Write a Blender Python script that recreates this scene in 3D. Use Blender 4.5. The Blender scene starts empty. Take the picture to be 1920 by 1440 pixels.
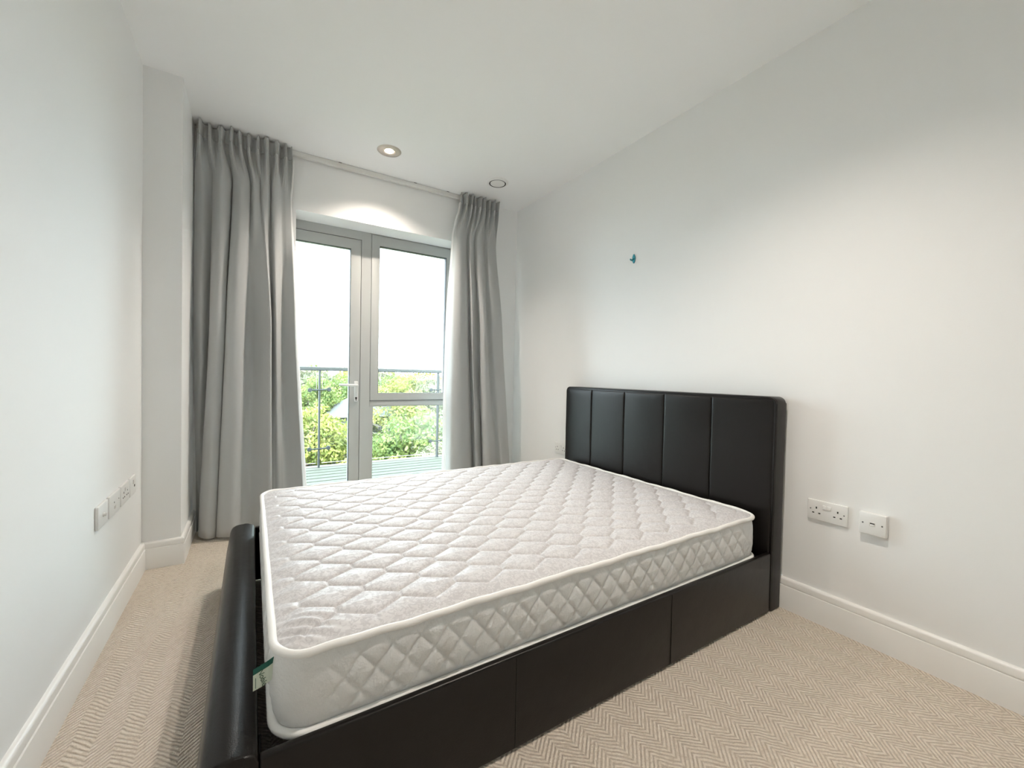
import bpy, bmesh, math, random
import numpy as np
from mathutils import Vector, Matrix

scene = bpy.context.scene
C = scene.collection
R = math.radians

# ------------------------------------------------------------------ camera
CAM_H = 1.0336
F_PX = 780.36
def set_camera():
    yaw, pitch, roll = R(31.99), R(-1.137), R(-1.182)
    fwd0 = Vector((math.sin(yaw), math.cos(yaw), 0)); right0 = Vector((math.cos(yaw), -math.sin(yaw), 0)); up0 = Vector((0, 0, 1))
    fwd = fwd0 * math.cos(pitch) + up0 * math.sin(pitch)
    up1 = -fwd0 * math.sin(pitch) + up0 * math.cos(pitch)
    right = right0 * math.cos(roll) - up1 * math.sin(roll)
    up = right0 * math.sin(roll) + up1 * math.cos(roll)
    cam = bpy.data.cameras.new('camera')
    cam.sensor_width = 36.0; cam.lens = F_PX / 1920 * 36.0; cam.clip_start = 0.02; cam.clip_end = 600
    o = bpy.data.objects.new('camera', cam); C.objects.link(o)
    m = Matrix.Identity(4)
    for i in range(3):
        m[i][0] = right[i]; m[i][1] = up[i]; m[i][2] = -fwd[i]
    m[2][3] = CAM_H
    o.matrix_world = m
    scene.camera = o
set_camera()

# ------------------------------------------------------------------ world, sun, exposure
world = bpy.data.worlds.new('sky'); scene.world = world; world.use_nodes = True
bg = world.node_tree.nodes['Background']
bg.inputs['Color'].default_value = (0.79, 0.92, 1.0, 1); bg.inputs['Strength'].default_value = 9.0
sun_d = bpy.data.lights.new('sun', 'SUN'); sun_d.energy = 8.0; sun_d.angle = R(0.6); sun_d.color = (1.0, 0.95, 0.86)
sun_o = bpy.data.objects.new('sun', sun_d); C.objects.link(sun_o)
sun_o.rotation_euler = (R(42), 0, R(-18))          # high, from behind the building
DOWNLIGHT_W = 68.0
DOWNLIGHT_COL = (1.0, 0.89, 0.775)
vs = scene.view_settings
vs.view_transform = 'Standard'; vs.look = 'None'; vs.exposure = 0.67; vs.gamma = 1.0; vs.use_curve_mapping = False
scene.cycles.max_bounces = 14; scene.cycles.diffuse_bounces = 10; scene.cycles.transparent_max_bounces = 24
scene.cycles.use_denoising = True
scene.cycles.sample_clamp_indirect = 8

# ------------------------------------------------------------------ room measures
XL, XR, YW, ZC = -0.475, 2.0756, 3.294, 2.552
YP, XP = 2.791, -0.316            # boxed column in the far left corner
YB = -1.35                        # wall behind the camera
OX0, OX1, OZ = 0.252, 1.615, 2.164  # opening of the balcony door
YF = 3.51                         # face of the door and window frame
YO = 3.66                         # outside face of the wall

# ------------------------------------------------------------------ materials
def newmat(name):
    m = bpy.data.materials.new(name); m.use_nodes = True
    nt = m.node_tree; b = nt.nodes['Principled BSDF']
    return m, nt, b
def N(nt, t, **kw):
    n = nt.nodes.new(t)
    for k, v in kw.items(): setattr(n, k, v)
    return n
def math_n(nt, op, a, b=None):
    n = N(nt, 'ShaderNodeMath', operation=op)
    for i, v in enumerate((a, b)):
        if v is None: continue
        if isinstance(v, (int, float)): n.inputs[i].default_value = v
        else: nt.links.new(v, n.inputs[i])
    return n.outputs[0]
def noise_bump(nt, b, scale, dist, strength=0.3, detail=4):
    tc = N(nt, 'ShaderNodeTexCoord'); nz = N(nt, 'ShaderNodeTexNoise'); nz.inputs['Scale'].default_value = scale; nz.inputs['Detail'].default_value = detail
    nt.links.new(tc.outputs['Object'], nz.inputs['Vector'])
    bp = N(nt, 'ShaderNodeBump'); bp.inputs['Strength'].default_value = strength; bp.inputs['Distance'].default_value = dist
    nt.links.new(nz.outputs['Fac'], bp.inputs['Height']); nt.links.new(bp.outputs['Normal'], b.inputs['Normal'])
    return tc, nz, bp
def plain(name, col, rough=0.5, metal=0.0, bump=None, vary=0.0, spec=None, sheen=0.0):
    m, nt, b = newmat(name)
    b.inputs['Base Color'].default_value = (*col, 1); b.inputs['Roughness'].default_value = rough; b.inputs['Metallic'].default_value = metal
    if spec is not None: b.inputs['Specular IOR Level'].default_value = spec
    if sheen: b.inputs['Sheen Weight'].default_value = sheen
    if bump:
        tc, nz, bp = noise_bump(nt, b, bump[0], bump[1], bump[2] if len(bump) > 2 else .3)
        if vary:
            mx = N(nt, 'ShaderNodeMix', data_type='RGBA')
            mx.inputs[6].default_value = (*[c * (1 - vary) for c in col], 1); mx.inputs[7].default_value = (*[min(1, c * (1 + vary)) for c in col], 1)
            nt.links.new(nz.outputs['Fac'], mx.inputs[0]); nt.links.new(mx.outputs[2], b.inputs['Base Color'])
    return m
def emit(name, col, strength):
    m, nt, b = newmat(name)
    b.inputs['Base Color'].default_value = (*col, 1); b.inputs['Emission Color'].default_value = (*col, 1); b.inputs['Emission Strength'].default_value = strength
    return m
def glass(name, tint, refl=0.06):
    m = bpy.data.materials.new(name); m.use_nodes = True; nt = m.node_tree; nt.nodes.clear()
    out = N(nt, 'ShaderNodeOutputMaterial'); tr = N(nt, 'ShaderNodeBsdfTransparent'); gl = N(nt, 'ShaderNodeBsdfGlossy'); mx = N(nt, 'ShaderNodeMixShader')
    tr.inputs['Color'].default_value = (*tint, 1); gl.inputs['Roughness'].default_value = 0.01
    lw = N(nt, 'ShaderNodeFresnel'); lw.inputs['IOR'].default_value = 1.25
    nt.links.new(lw.outputs[0], mx.inputs[0]); nt.links.new(tr.outputs[0], mx.inputs[1]); nt.links.new(gl.outputs[0], mx.inputs[2]); nt.links.new(mx.outputs[0], out.inputs[0])
    return m
def carpet_mat():
    m, nt, b = newmat('carpet_loop_pile'); L = nt.links
    tc = N(nt, 'ShaderNodeTexCoord'); sx = N(nt, 'ShaderNodeSeparateXYZ')
    # slightly wavering rows
    nw = N(nt, 'ShaderNodeTexNoise'); nw.inputs['Scale'].default_value = 9; nw.inputs['Detail'].default_value = 2
    L.new(tc.outputs['Object'], nw.inputs['Vector'])
    L.new(tc.outputs['Object'], sx.inputs[0])
    wob = math_n(nt, 'MULTIPLY', math_n(nt, 'SUBTRACT', nw.outputs['Fac'], 0.5), 0.02)
    x = math_n(nt, 'ADD', sx.outputs[0], wob); y = math_n(nt, 'ADD', sx.outputs[1], wob)
    W = 0.052
    tri = math_n(nt, 'PINGPONG', x, W)                       # zigzag columns of the herringbone
    ph = math_n(nt, 'MULTIPLY', math_n(nt, 'ADD', y, math_n(nt, 'MULTIPLY', tri, 0.95)), 2 * math.pi / 0.0150)
    rib = math_n(nt, 'MULTIPLY', math_n(nt, 'ADD', math_n(nt, 'SINE', ph), 1.0), 0.5)
    rib = math_n(nt, 'POWER', rib, 0.6)
    nz = N(nt, 'ShaderNodeTexNoise'); nz.inputs['Scale'].default_value = 260; nz.inputs['Detail'].default_value = 3
    L.new(tc.outputs['Object'], nz.inputs['Vector'])
    n2 = N(nt, 'ShaderNodeTexNoise'); n2.inputs['Scale'].default_value = 55; n2.inputs['Detail'].default_value = 3
    L.new(tc.outputs['Object'], n2.inputs['Vector'])
    h = math_n(nt, 'ADD', math_n(nt, 'MULTIPLY', rib, math_n(nt, 'MULTIPLY', math_n(nt, 'SUBTRACT', n2.outputs['Fac'], 0.16), 1.9)), math_n(nt, 'MULTIPLY', nz.outputs['Fac'], 0.6))
    bp = N(nt, 'ShaderNodeBump'); bp.inputs['Strength'].default_value = 0.9; bp.inputs['Distance'].default_value = 0.007
    L.new(h, bp.inputs['Height']); L.new(bp.outputs[0], b.inputs['Normal'])
    ramp = N(nt, 'ShaderNodeValToRGB'); ramp.color_ramp.elements[0].position = 0.22; ramp.color_ramp.elements[0].color = (0.54, 0.46, 0.375, 1)
    ramp.color_ramp.elements[1].position = 0.9; ramp.color_ramp.elements[1].color = (0.80, 0.715, 0.615, 1)
    L.new(h, ramp.inputs[0])  # pile grooves get a darker base colour in place of their shade
    L.new(ramp.outputs[0], b.inputs['Base Color'])
    b.inputs['Roughness'].default_value = 0.95; b.inputs['Specular IOR Level'].default_value = 0.1; b.inputs['Sheen Weight'].default_value = 0.15
    return m
def ticking_mat():
    # white jacquard ticking with a small squiggle woven a shade greyer
    m, nt, b = newmat('mattress_ticking'); L = nt.links
    tc = N(nt, 'ShaderNodeTexCoord')
    wv = N(nt, 'ShaderNodeTexNoise'); wv.inputs['Scale'].default_value = 75; wv.inputs['Detail'].default_value = 1.5; wv.inputs['Distortion'].default_value = 1.6
    L.new(tc.outputs['Object'], wv.inputs['Vector'])
    rp = N(nt, 'ShaderNodeValToRGB'); e = rp.color_ramp.elements
    e[0].position = 0.47; e[0].color = (0.61, 0.60, 0.61, 1); e[1].position = 0.53; e[1].color = (0.525, 0.515, 0.53, 1)
    L.new(wv.outputs['Fac'], rp.inputs[0]); L.new(rp.outputs[0], b.inputs['Base Color'])
    rr = N(nt, 'ShaderNodeMapRange'); rr.inputs[1].default_value = 0.46; rr.inputs[2].default_value = 0.54; rr.inputs[3].default_value = 0.38; rr.inputs[4].default_value = 0.7
    L.new(wv.outputs['Fac'], rr.inputs[0]); L.new(rr.outputs[0], b.inputs['Roughness'])
    nz = N(nt, 'ShaderNodeTexNoise'); nz.inputs['Scale'].default_value = 38; nz.inputs['Detail'].default_value = 3
    mp = N(nt, 'ShaderNodeMapping'); mp.inputs['Scale'].default_value = (0.45, 1.5, 1); mp.inputs['Rotation'].default_value = (0, 0, 0.9)
    L.new(tc.outputs['Object'], mp.inputs[0]); L.new(mp.outputs[0], nz.inputs['Vector'])
    bp = N(nt, 'ShaderNodeBump'); bp.inputs['Strength'].default_value = 0.32; bp.inputs['Distance'].default_value = 0.006
    L.new(nz.outputs['Fac'], bp.inputs['Height']); L.new(bp.outputs[0], b.inputs['Normal'])
    b.inputs['Specular IOR Level'].default_value = 0.15
    return m
def leather_mat():
    m, nt, b = newmat('dark_brown_leather'); L = nt.links
    b.inputs['Base Color'].default_value = (0.0050, 0.0040, 0.0038, 1); b.inputs['Roughness'].default_value = 0.33; b.inputs['Specular IOR Level'].default_value = 0.34
    tc = N(nt, 'ShaderNodeTexCoord'); v = N(nt, 'ShaderNodeTexVoronoi'); v.inputs['Scale'].default_value = 420
    nz = N(nt, 'ShaderNodeTexNoise'); nz.inputs['Scale'].default_value = 14; nz.inputs['Detail'].default_value = 3
    L.new(tc.outputs['Object'], v.inputs['Vector']); L.new(tc.outputs['Object'], nz.inputs['Vector'])
    h = math_n(nt, 'ADD', math_n(nt, 'MULTIPLY', v.outputs['Distance'], 0.25), math_n(nt, 'MULTIPLY', nz.outputs['Fac'], 1.6))
    bp = N(nt, 'ShaderNodeBump'); bp.inputs['Strength'].default_value = 0.22; bp.inputs['Distance'].default_value = 0.003
    L.new(h, bp.inputs['Height']); L.new(bp.outputs[0], b.inputs['Normal'])
    return m
def cloth_mat(name, col, trans=0.0):
    m, nt, b = newmat(name); L = nt.links
    b.inputs['Base Color'].default_value = (*col, 1); b.inputs['Roughness'].default_value = 0.85; b.inputs['Specular IOR Level'].default_value = 0.15
    b.inputs['Sheen Weight'].default_value = 0.25
    tc = N(nt, 'ShaderNodeTexCoord'); mp = N(nt, 'ShaderNodeMapping'); mp.inputs['Scale'].default_value = (900, 900, 260)
    nz = N(nt, 'ShaderNodeTexNoise'); nz.inputs['Scale'].default_value = 1
    L.new(tc.outputs['Object'], mp.inputs[0]); L.new(mp.outputs[0], nz.inputs['Vector'])
    bp = N(nt, 'ShaderNodeBump'); bp.inputs['Strength'].default_value = 0.15; bp.inputs['Distance'].default_value = 0.001
    L.new(nz.outputs['Fac'], bp.inputs['Height']); L.new(bp.outputs[0], b.inputs['Normal'])
    if trans:
        out = nt.nodes['Material Output']; t = N(nt, 'ShaderNodeBsdfTranslucent'); t.inputs['Color'].default_value = (*col, 1)
        mx = N(nt, 'ShaderNodeMixShader'); mx.inputs[0].default_value = trans
        L.new(b.outputs[0], mx.inputs[1]); L.new(t.outputs[0], mx.inputs[2]); L.new(mx.outputs[0], out.inputs[0])
    return m
def leaf_mat(name, c1, c2, scale=1.2):
    m, nt, b = newmat(name); L = nt.links
    tc = N(nt, 'ShaderNodeTexCoord'); nz = N(nt, 'ShaderNodeTexNoise'); nz.inputs['Scale'].default_value = scale; nz.inputs['Detail'].default_value = 6
    L.new(tc.outputs['Object'], nz.inputs['Vector'])
    rp = N(nt, 'ShaderNodeValToRGB'); e = rp.color_ramp.elements; e[0].position = .36; e[0].color = (*c1, 1); e[1].position = .64; e[1].color = (*c2, 1)
    L.new(nz.outputs['Fac'], rp.inputs[0]); L.new(rp.outputs[0], b.inputs['Base Color']); b.inputs['Roughness'].default_value = .6
    out = nt.nodes['Material Output']; t = N(nt, 'ShaderNodeBsdfTranslucent'); L.new(rp.outputs[0], t.inputs['Color'])
    mx = N(nt, 'ShaderNodeMixShader'); mx.inputs[0].default_value = .35
    L.new(b.outputs[0], mx.inputs[1]); L.new(t.outputs[0], mx.inputs[2]); L.new(mx.outputs[0], out.inputs[0])
    return m
def deck_mat():
    m, nt, b = newmat('weathered_decking'); L = nt.links
    tc = N(nt, 'ShaderNodeTexCoord'); mp = N(nt, 'ShaderNodeMapping'); mp.inputs['Scale'].default_value = (1.5, 40, 40)
    nz = N(nt, 'ShaderNodeTexNoise'); nz.inputs['Scale'].default_value = 1; nz.inputs['Detail'].default_value = 5
    L.new(tc.outputs['Object'], mp.inputs[0]); L.new(mp.outputs[0], nz.inputs['Vector'])
    rp = N(nt, 'ShaderNodeValToRGB'); e = rp.color_ramp.elements; e[0].color = (.034, .038, .025, 1); e[1].color = (.062, .066, .045, 1)
    L.new(nz.outputs['Fac'], rp.inputs[0]); L.new(rp.outputs[0], b.inputs['Base Color']); b.inputs['Roughness'].default_value = .75
    return m

M = dict(
    wall=plain('wall_paint', (0.845, 0.85, 0.85), 0.7, bump=(220, 0.0006, .25)),
    ceil=plain('ceiling_paint', (0.90, 0.905, 0.91), 0.8, bump=(180, 0.0005, .2)),
    gloss=plain('skirting_paint', (0.84, 0.835, 0.82), 0.4),
    carpet=carpet_mat(), leather=leather_mat(), tick=ticking_mat(),
    border=plain('mattress_border', (0.66, 0.665, 0.665), 0.55, bump=(160, 0.003, .5)),
    pipe=plain('mattress_piping', (0.80, 0.795, 0.78), 0.6, bump=(500, 0.0008, .4)),
    curtain=cloth_mat('grey_curtain', (0.455, 0.465, 0.465), 0.0),
    lining=cloth_mat('curtain_lining', (0.80, 0.80, 0.80), 0.15),
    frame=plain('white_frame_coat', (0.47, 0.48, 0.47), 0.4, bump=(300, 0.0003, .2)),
    gasket=plain('black_gasket', (0.03, 0.035, 0.04), 0.6),
    pane=glass('clear_glass', (0.985, 0.995, 0.985)), bal_glass=glass('balustrade_glass', (0.93, 0.985, 0.955)),
    steel=plain('grey_steel', (0.030, 0.036, 0.035), 0.6, 0.0), handle=plain('white_handle', (0.78, 0.79, 0.78), 0.3),
    plastic=plain('white_plastic', (0.80, 0.80, 0.79), 0.28), backbox=plain('off_white_backbox', (0.66, 0.65, 0.62), 0.5),
    hole=plain('dark_socket_hole', (0.012, 0.012, 0.012), 0.7), screw=plain('dull_screw', (0.16, 0.16, 0.16), 0.4, 0.6),
    chrome=plain('brushed_nickel', (0.55, 0.50, 0.46), 0.35, 0.9), bulb=emit('lamp_glow', (1.0, 0.86, 0.66), 30.0),
    cup=plain('lamp_reflector', (0.85, 0.80, 0.72), 0.25, 0.8), bracket=plain('black_bracket', (0.006, 0.006, 0.008), 0.5),
    teal=plain('teal_plastic', (0.03, 0.30, 0.38), 0.3), track=plain('white_track', (0.74, 0.74, 0.72), 0.4),
    tagw=plain('tag_cotton', (0.60, 0.66, 0.56), 0.8), tagg=plain('tag_green', (0.008, 0.10, 0.075), 0.7), ink=plain('tag_ink', (0.05, 0.12, 0.08), 0.8),
    base=plain('dark_base_cloth', (0.01, 0.01, 0.011), 0.9), deck=deck_mat(),
    leaf0=leaf_mat('yellow_green_leaf', (0.105, 0.135, 0.026), (0.285, 0.275, 0.070)), leaf1=leaf_mat('fresh_green_leaf', (0.065, 0.110, 0.028), (0.195, 0.215, 0.062)),
    leaf2=leaf_mat('olive_grey_leaf', (0.070, 0.082, 0.050), (0.235, 0.225, 0.150)), leaf3=leaf_mat('pale_blossom_leaf', (0.110, 0.115, 0.060), (0.270, 0.255, 0.185)),
    leaf4=leaf_mat('yellow_leaf', (0.22, 0.19, 0.012), (0.32, 0.28, 0.02)),
    bark=plain('bark', (0.16, 0.12, 0.09), 0.9, bump=(9, .05, .6), vary=.3), lawn=leaf_mat('lawn', (0.060, 0.085, 0.028), (0.12, 0.14, 0.06), .3),
    roof=plain('pale_slate', (0.065, 0.065, 0.072), 0.7, bump=(5, .03, .4), vary=.15), render=plain('cream_render', (0.11, 0.105, 0.095), 0.8), tile=plain('clay_tile', (0.085, 0.07, 0.065), 0.8),
    white=plain('white_gutter', (0.15, 0.15, 0.15), 0.5), wglass=plain('dark_pane', (0.05, 0.07, 0.08), 0.15), stone=plain('pale_stone', (0.09, 0.09, 0.08), 0.8, bump=(3, .02, .4), vary=.12),
)

# ------------------------------------------------------------------ mesh helpers
def mesh_obj(name, me, mat, parent=None):
    o = bpy.data.objects.new(name, me); C.objects.link(o)
    if mat is not None: me.materials.append(mat)
    if parent is not None: o.parent = parent
    return o
def obj(name, bm, mat, parent=None, smooth=False, fix=True):
    if fix: bmesh.ops.recalc_face_normals(bm, faces=bm.faces[:])
    me = bpy.data.meshes.new(name); bm.to_mesh(me); bm.free()
    if smooth:
        me.shade_smooth() if hasattr(me, 'shade_smooth') else None
        if isinstance(smooth, float):
            try: me.set_sharp_from_angle(angle=R(smooth))
            except Exception: pass
    return mesh_obj(name, me, mat, parent)
def tag(o, label, cat=None, group=None, kind=None):
    o['label'] = label
    if cat: o['category'] = cat
    if group: o['group'] = group
    if kind: o['kind'] = kind
    return o
def thing(name, label, cat, loc=(0, 0, 0), group=None, kind=None):
    o = bpy.data.objects.new(name, None); o.empty_display_size = .05; C.objects.link(o); o.location = loc
    return tag(o, label, cat, group, kind)
def struct(o, label):
    o['kind'] = 'structure'; o['label'] = label; return o
def box(bm, x0, x1, y0, y1, z0, z1, bev=0.0, seg=2):
    vs_ = [bm.verts.new((x, y, z)) for x in (x0, x1) for y in (y0, y1) for z in (z0, z1)]
    F = [(0, 1, 3, 2), (4, 6, 7, 5), (0, 4, 5, 1), (2, 3, 7, 6), (0, 2, 6, 4), (1, 5, 7, 3)]
    fs = [bm.faces.new([vs_[i] for i in f]) for f in F]
    if bev:
        es = list({e for f in fs for e in f.edges})
        bmesh.ops.bevel(bm, geom=es, offset=bev, segments=seg, affect='EDGES', profile=.5)
    return bm
def B(*a, **k):
    return box(bmesh.new(), *a, **k)
def prism(bm, pts, axis, a, b):
    # closed outline pts (2-D) pushed along axis from a to b
    def P(p, t):
        if axis == 0: return (t, p[0], p[1])
        if axis == 1: return (p[0], t, p[1])
        return (p[0], p[1], t)
    lo = [bm.verts.new(P(p, a)) for p in pts]; hi = [bm.verts.new(P(p, b)) for p in pts]
    n = len(pts)
    for i in range(n): bm.faces.new((lo[i], lo[(i + 1) % n], hi[(i + 1) % n], hi[i]))
    bm.faces.new(lo[::-1]); bm.faces.new(hi)
    return bm
def tube(bm, pts, r, n=10, closed=False):
    pts = [Vector(p) for p in pts]; rings = []; m = len(pts)
    rad = r if isinstance(r, (list, tuple)) else [r] * m
    up = Vector((0, 0, 1)); prev = None
    for i, p in enumerate(pts):
        a = pts[(i - 1) % m] if (closed or i) else p; b = pts[(i + 1) % m] if (closed or i < m - 1) else p
        t = (b - a).normalized()
        u = t.cross(up) if prev is None else prev - t * prev.dot(t)
        if u.length < 1e-4: u = t.cross(Vector((1, 0, 0)))
        u.normalize(); prev = u; w = t.cross(u)
        rings.append([bm.verts.new(p + (u * math.cos(2 * math.pi * k / n) + w * math.sin(2 * math.pi * k / n)) * rad[i]) for k in range(n)])
    for i in range(m if closed else m - 1):
        A, Bq = rings[i], rings[(i + 1) % m]
        for k in range(n): bm.faces.new((A[k], A[(k + 1) % n], Bq[(k + 1) % n], Bq[k]))
    if not closed:
        bm.faces.new(rings[0][::-1]); bm.faces.new(rings[-1])
    return bm
def lathe(bm, prof, n=32, c=(0, 0, 0), cap=True):
    # prof: (radius, z) from one end to the other; axis z through c
    rings = []
    for r, z in prof:
        if r < 1e-6: rings.append([bm.verts.new((c[0], c[1], c[2] + z))])
        else: rings.append([bm.verts.new((c[0] + r * math.cos(2 * math.pi * k / n), c[1] + r * math.sin(2 * math.pi * k / n), c[2] + z)) for k in range(n)])
    for A, Bq in zip(rings, rings[1:]):
        for k in range(n):
            q = [A[k % len(A)], A[(k + 1) % len(A)], Bq[(k + 1) % len(Bq)], Bq[k % len(Bq)]]
            q = list(dict.fromkeys(q))
            if len(q) > 2: bm.faces.new(q)
    if cap:
        for rg, rev in ((rings[0], True), (rings[-1], False)):
            if len(rg) > 2: bm.faces.new(rg[::-1] if rev else rg)
    return bm
def ring_frame(bm, x0, x1, z0, z1, wl, wr, wb, wt, y0, y1, bev=.003):
    # rectangular frame in the xz plane, mitred corners, depth y0..y1
    out = [(x0, z0), (x1, z0), (x1, z1), (x0, z1)]; inn = [(x0 + wl, z0 + wb), (x1 - wr, z0 + wb), (x1 - wr, z1 - wt), (x0 + wl, z1 - wt)]
    V = lambda p, y: bm.verts.new((p[0], y, p[1]))
    o0 = [V(p, y0) for p in out]; i0 = [V(p, y0) for p in inn]; o1 = [V(p, y1) for p in out]; i1 = [V(p, y1) for p in inn]
    sharp = []
    for k in range(4):
        j = (k + 1) % 4
        for f in ((o0[k], o0[j], i0[j], i0[k]), (o1[k], i1[k], i1[j], o1[j]), (o0[k], o1[k], o1[j], o0[j]), (i0[k], i0[j], i1[j], i1[k])):
            bm.faces.new(f)
        for a, b in ((o0[k], o0[j]), (i0[k], i0[j])):
            sharp.append(bm.edges.get((a, b)))
    if bev: bmesh.ops.bevel(bm, geom=sharp, offset=bev, segments=2, affect='EDGES', profile=.5)
    return bm
def sweep(bm, path, prof):
    # profile (distance into the room, height) swept along a 2-D path; the room is on the right-hand side of the path
    P = [Vector(p) for p in path]; cols = []
    for i, p in enumerate(P):
        d0 = (P[i] - P[i - 1]).normalized() if i else None
        d1 = (P[i + 1] - P[i]).normalized() if i < len(P) - 1 else None
        n0 = Vector((d0.y, -d0.x)) if d0 else None; n1 = Vector((d1.y, -d1.x)) if d1 else None
        if n0 is None: m = n1
        elif n1 is None: m = n0
        else:
            m = (n0 + n1); m = m / (1 + n0.dot(n1))
        cols.append([bm.verts.new((p.x + m.x * d, p.y + m.y * d, z)) for d, z in prof])
    k = len(prof)
    for A, Bq in zip(cols, cols[1:]):
        for j in range(k): bm.faces.new((A[j], A[(j + 1) % k], Bq[(j + 1) % k], Bq[j]))
    bm.faces.new(cols[0]); bm.faces.new(cols[-1][::-1])
    return bm
def grid_mesh(name, V, nu, nv, mat, parent=None, wrap=False, smooth=True):
    # V: array (nu*nv, 3) row-major [u][v]
    i = np.arange(nu if wrap else nu - 1)[:, None]; j = np.arange(nv - 1)[None, :]
    a = i * nv + j; b = ((i + 1) % nu) * nv + j
    F = np.stack([a, b, b + 1, a + 1], -1).reshape(-1, 4)
    me = bpy.data.meshes.new(name); me.from_pydata(V.tolist(), [], F.tolist()); me.update()
    if smooth: me.polygons.foreach_set('use_smooth', [True] * len(me.polygons))
    return mesh_obj(name, me, mat, parent)

# ------------------------------------------------------------------ room shell
struct(obj('floor', B(XL - .2, XR + .2, YB - .2, YF - .012, -.15, 0), M['carpet']), 'beige herringbone loop-pile carpet')
struct(obj('ceiling', B(XL - .2, XR + .2, YB - .2, YO, ZC, ZC + .2), M['ceil']), 'plain white ceiling')
struct(obj('wall_left', B(XL - .2, XL, YB - .2, YO, 0, ZC), M['wall']), 'plain white wall on the left')
struct(obj('wall_right', B(XR, XR + .2, YB - .2, YO, 0, ZC), M['wall']), 'plain white wall behind the headboard')
struct(obj('wall_front', B(XL, XR, YB - .2, YB, 0, ZC), M['wall']), 'plain white wall behind the viewer')
struct(obj('wall_corner', B(XL, XP, YP, YW, 0, ZC), M['wall']), 'white boxed column in the corner beside the long curtain')
bm = bmesh.new()
box(bm, XL, OX0, YW, YF - .01, 0, ZC); box(bm, OX1, XR, YW, YF - .01, 0, ZC); box(bm, OX0, OX1, YW, YF - .01, OZ, ZC)
box(bm, XL, .13, YF - .01, YO, -.15, ZC); box(bm, OX1 + .03, XR, YF - .01, YO, -.15, ZC); box(bm, .13, OX1 + .03, YF - .01, YO, OZ + .012, ZC)
struct(obj('wall_back', bm, M['wall']), 'white wall around the balcony door')

SK = [(0, 0), (.018, 0), (.018, .1035), (.0172, .1055), (.0135, .1065), (.0135, .1100), (.0155, .1110), (.0150, .1300), (.0138, .1345), (.0100, .1385), (.0062, .1405), (0, .1405)]
struct(obj('baseboard_left', sweep(bmesh.new(), [(XL, YB), (XL, YP), (XP, YP), (XP, YW), (OX0, YW)], SK), M['gloss'], smooth=35.0), 'white moulded skirting along the left wall and the column')
struct(obj('baseboard_right', sweep(bmesh.new(), [(OX1, YW), (XR, YW), (XR, YB)], SK), M['gloss'], smooth=35.0), 'white moulded skirting under the headboard wall')

# ------------------------------------------------------------------ balcony door and window
FX0, FX1 = .135, OX1 + .025
d1 = thing('door_1', 'glazed white balcony door, hinged at the left', None, (.45, YF, 0), kind='structure')
def part(name, bm, mat, root, **k):
    o = obj(name, bm, mat, None, **k)
    o.parent = root; o.matrix_parent_inverse = Matrix.Translation(-Vector(absloc(root)))
    return o
def absloc(o):
    v = Vector(o.location)
    p = o.parent
    while p is not None: v = v + Vector(p.location); p = p.parent
    return v
def sub(name, bm, mat, par, root, **k):
    # sub-part: its parent is a mesh that sits at the world origin under root
    o = obj(name, bm, mat, None, **k); o.parent = par
    return o
YS = YF + .075
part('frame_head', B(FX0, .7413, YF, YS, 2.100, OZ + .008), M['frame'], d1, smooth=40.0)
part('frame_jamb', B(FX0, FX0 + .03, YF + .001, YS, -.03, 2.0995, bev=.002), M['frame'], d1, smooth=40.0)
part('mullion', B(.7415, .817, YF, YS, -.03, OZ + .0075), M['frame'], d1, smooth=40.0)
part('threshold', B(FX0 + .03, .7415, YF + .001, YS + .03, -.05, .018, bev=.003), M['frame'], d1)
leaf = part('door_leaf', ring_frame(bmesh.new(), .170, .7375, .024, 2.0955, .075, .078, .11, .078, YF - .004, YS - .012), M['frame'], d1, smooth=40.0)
sub('weather_seal', ring_frame(bmesh.new(), .163, .745, .018, 2.103, .02, .02, .02, .02, YF + .02, YF + .03, bev=0), M['gasket'], leaf, d1)
sub('glazing_gasket', ring_frame(bmesh.new(), .243, .6615, .132, 2.0195, .004, .0055, .004, .004, YF - .001, YF + .03, bev=0), M['gasket'], leaf, d1)
sub('pane', B(.244, .6605, YF + .012, YF + .036, .133, 2.0185), M['pane'], leaf, d1)
# lever handle, back plate and key hole
bm = box(bmesh.new(), .693, .725, YF - .013, YF - .0045, .80, .965, bev=.006, seg=3)
hp = sub('handle_plate', bm, M['handle'], leaf, d1, smooth=40.0)
bm = tube(bmesh.new(), [(.709, YF - .012, .932), (.709, YF - .045, .932), (.703, YF - .054, .932), (.690, YF - .056, .932), (.66, YF - .055, .933), (.62, YF - .053, .934), (.585, YF - .049, .935), (.577, YF - .044, .935)],
          [.010, .010, .0105, .0105, .010, .0095, .009, .006], 12)
sub('lever_handle', bm, M['handle'], leaf, d1, smooth=50.0)
bm = lathe(bmesh.new(), [(0, 0), (.0075, 0), (.0075, .004), (0, .004)], 16); bmesh.ops.rotate(bm, verts=bm.verts, matrix=Matrix.Rotation(R(90), 3, 'X'))
box(bm, -.0028, .0028, -.004, 0, -.019, -.004)
bmesh.ops.translate(bm, verts=bm.verts, vec=(.709, YF - .0135, .829))
sub('keyhole', bm, M['hole'], leaf, d1)

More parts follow.
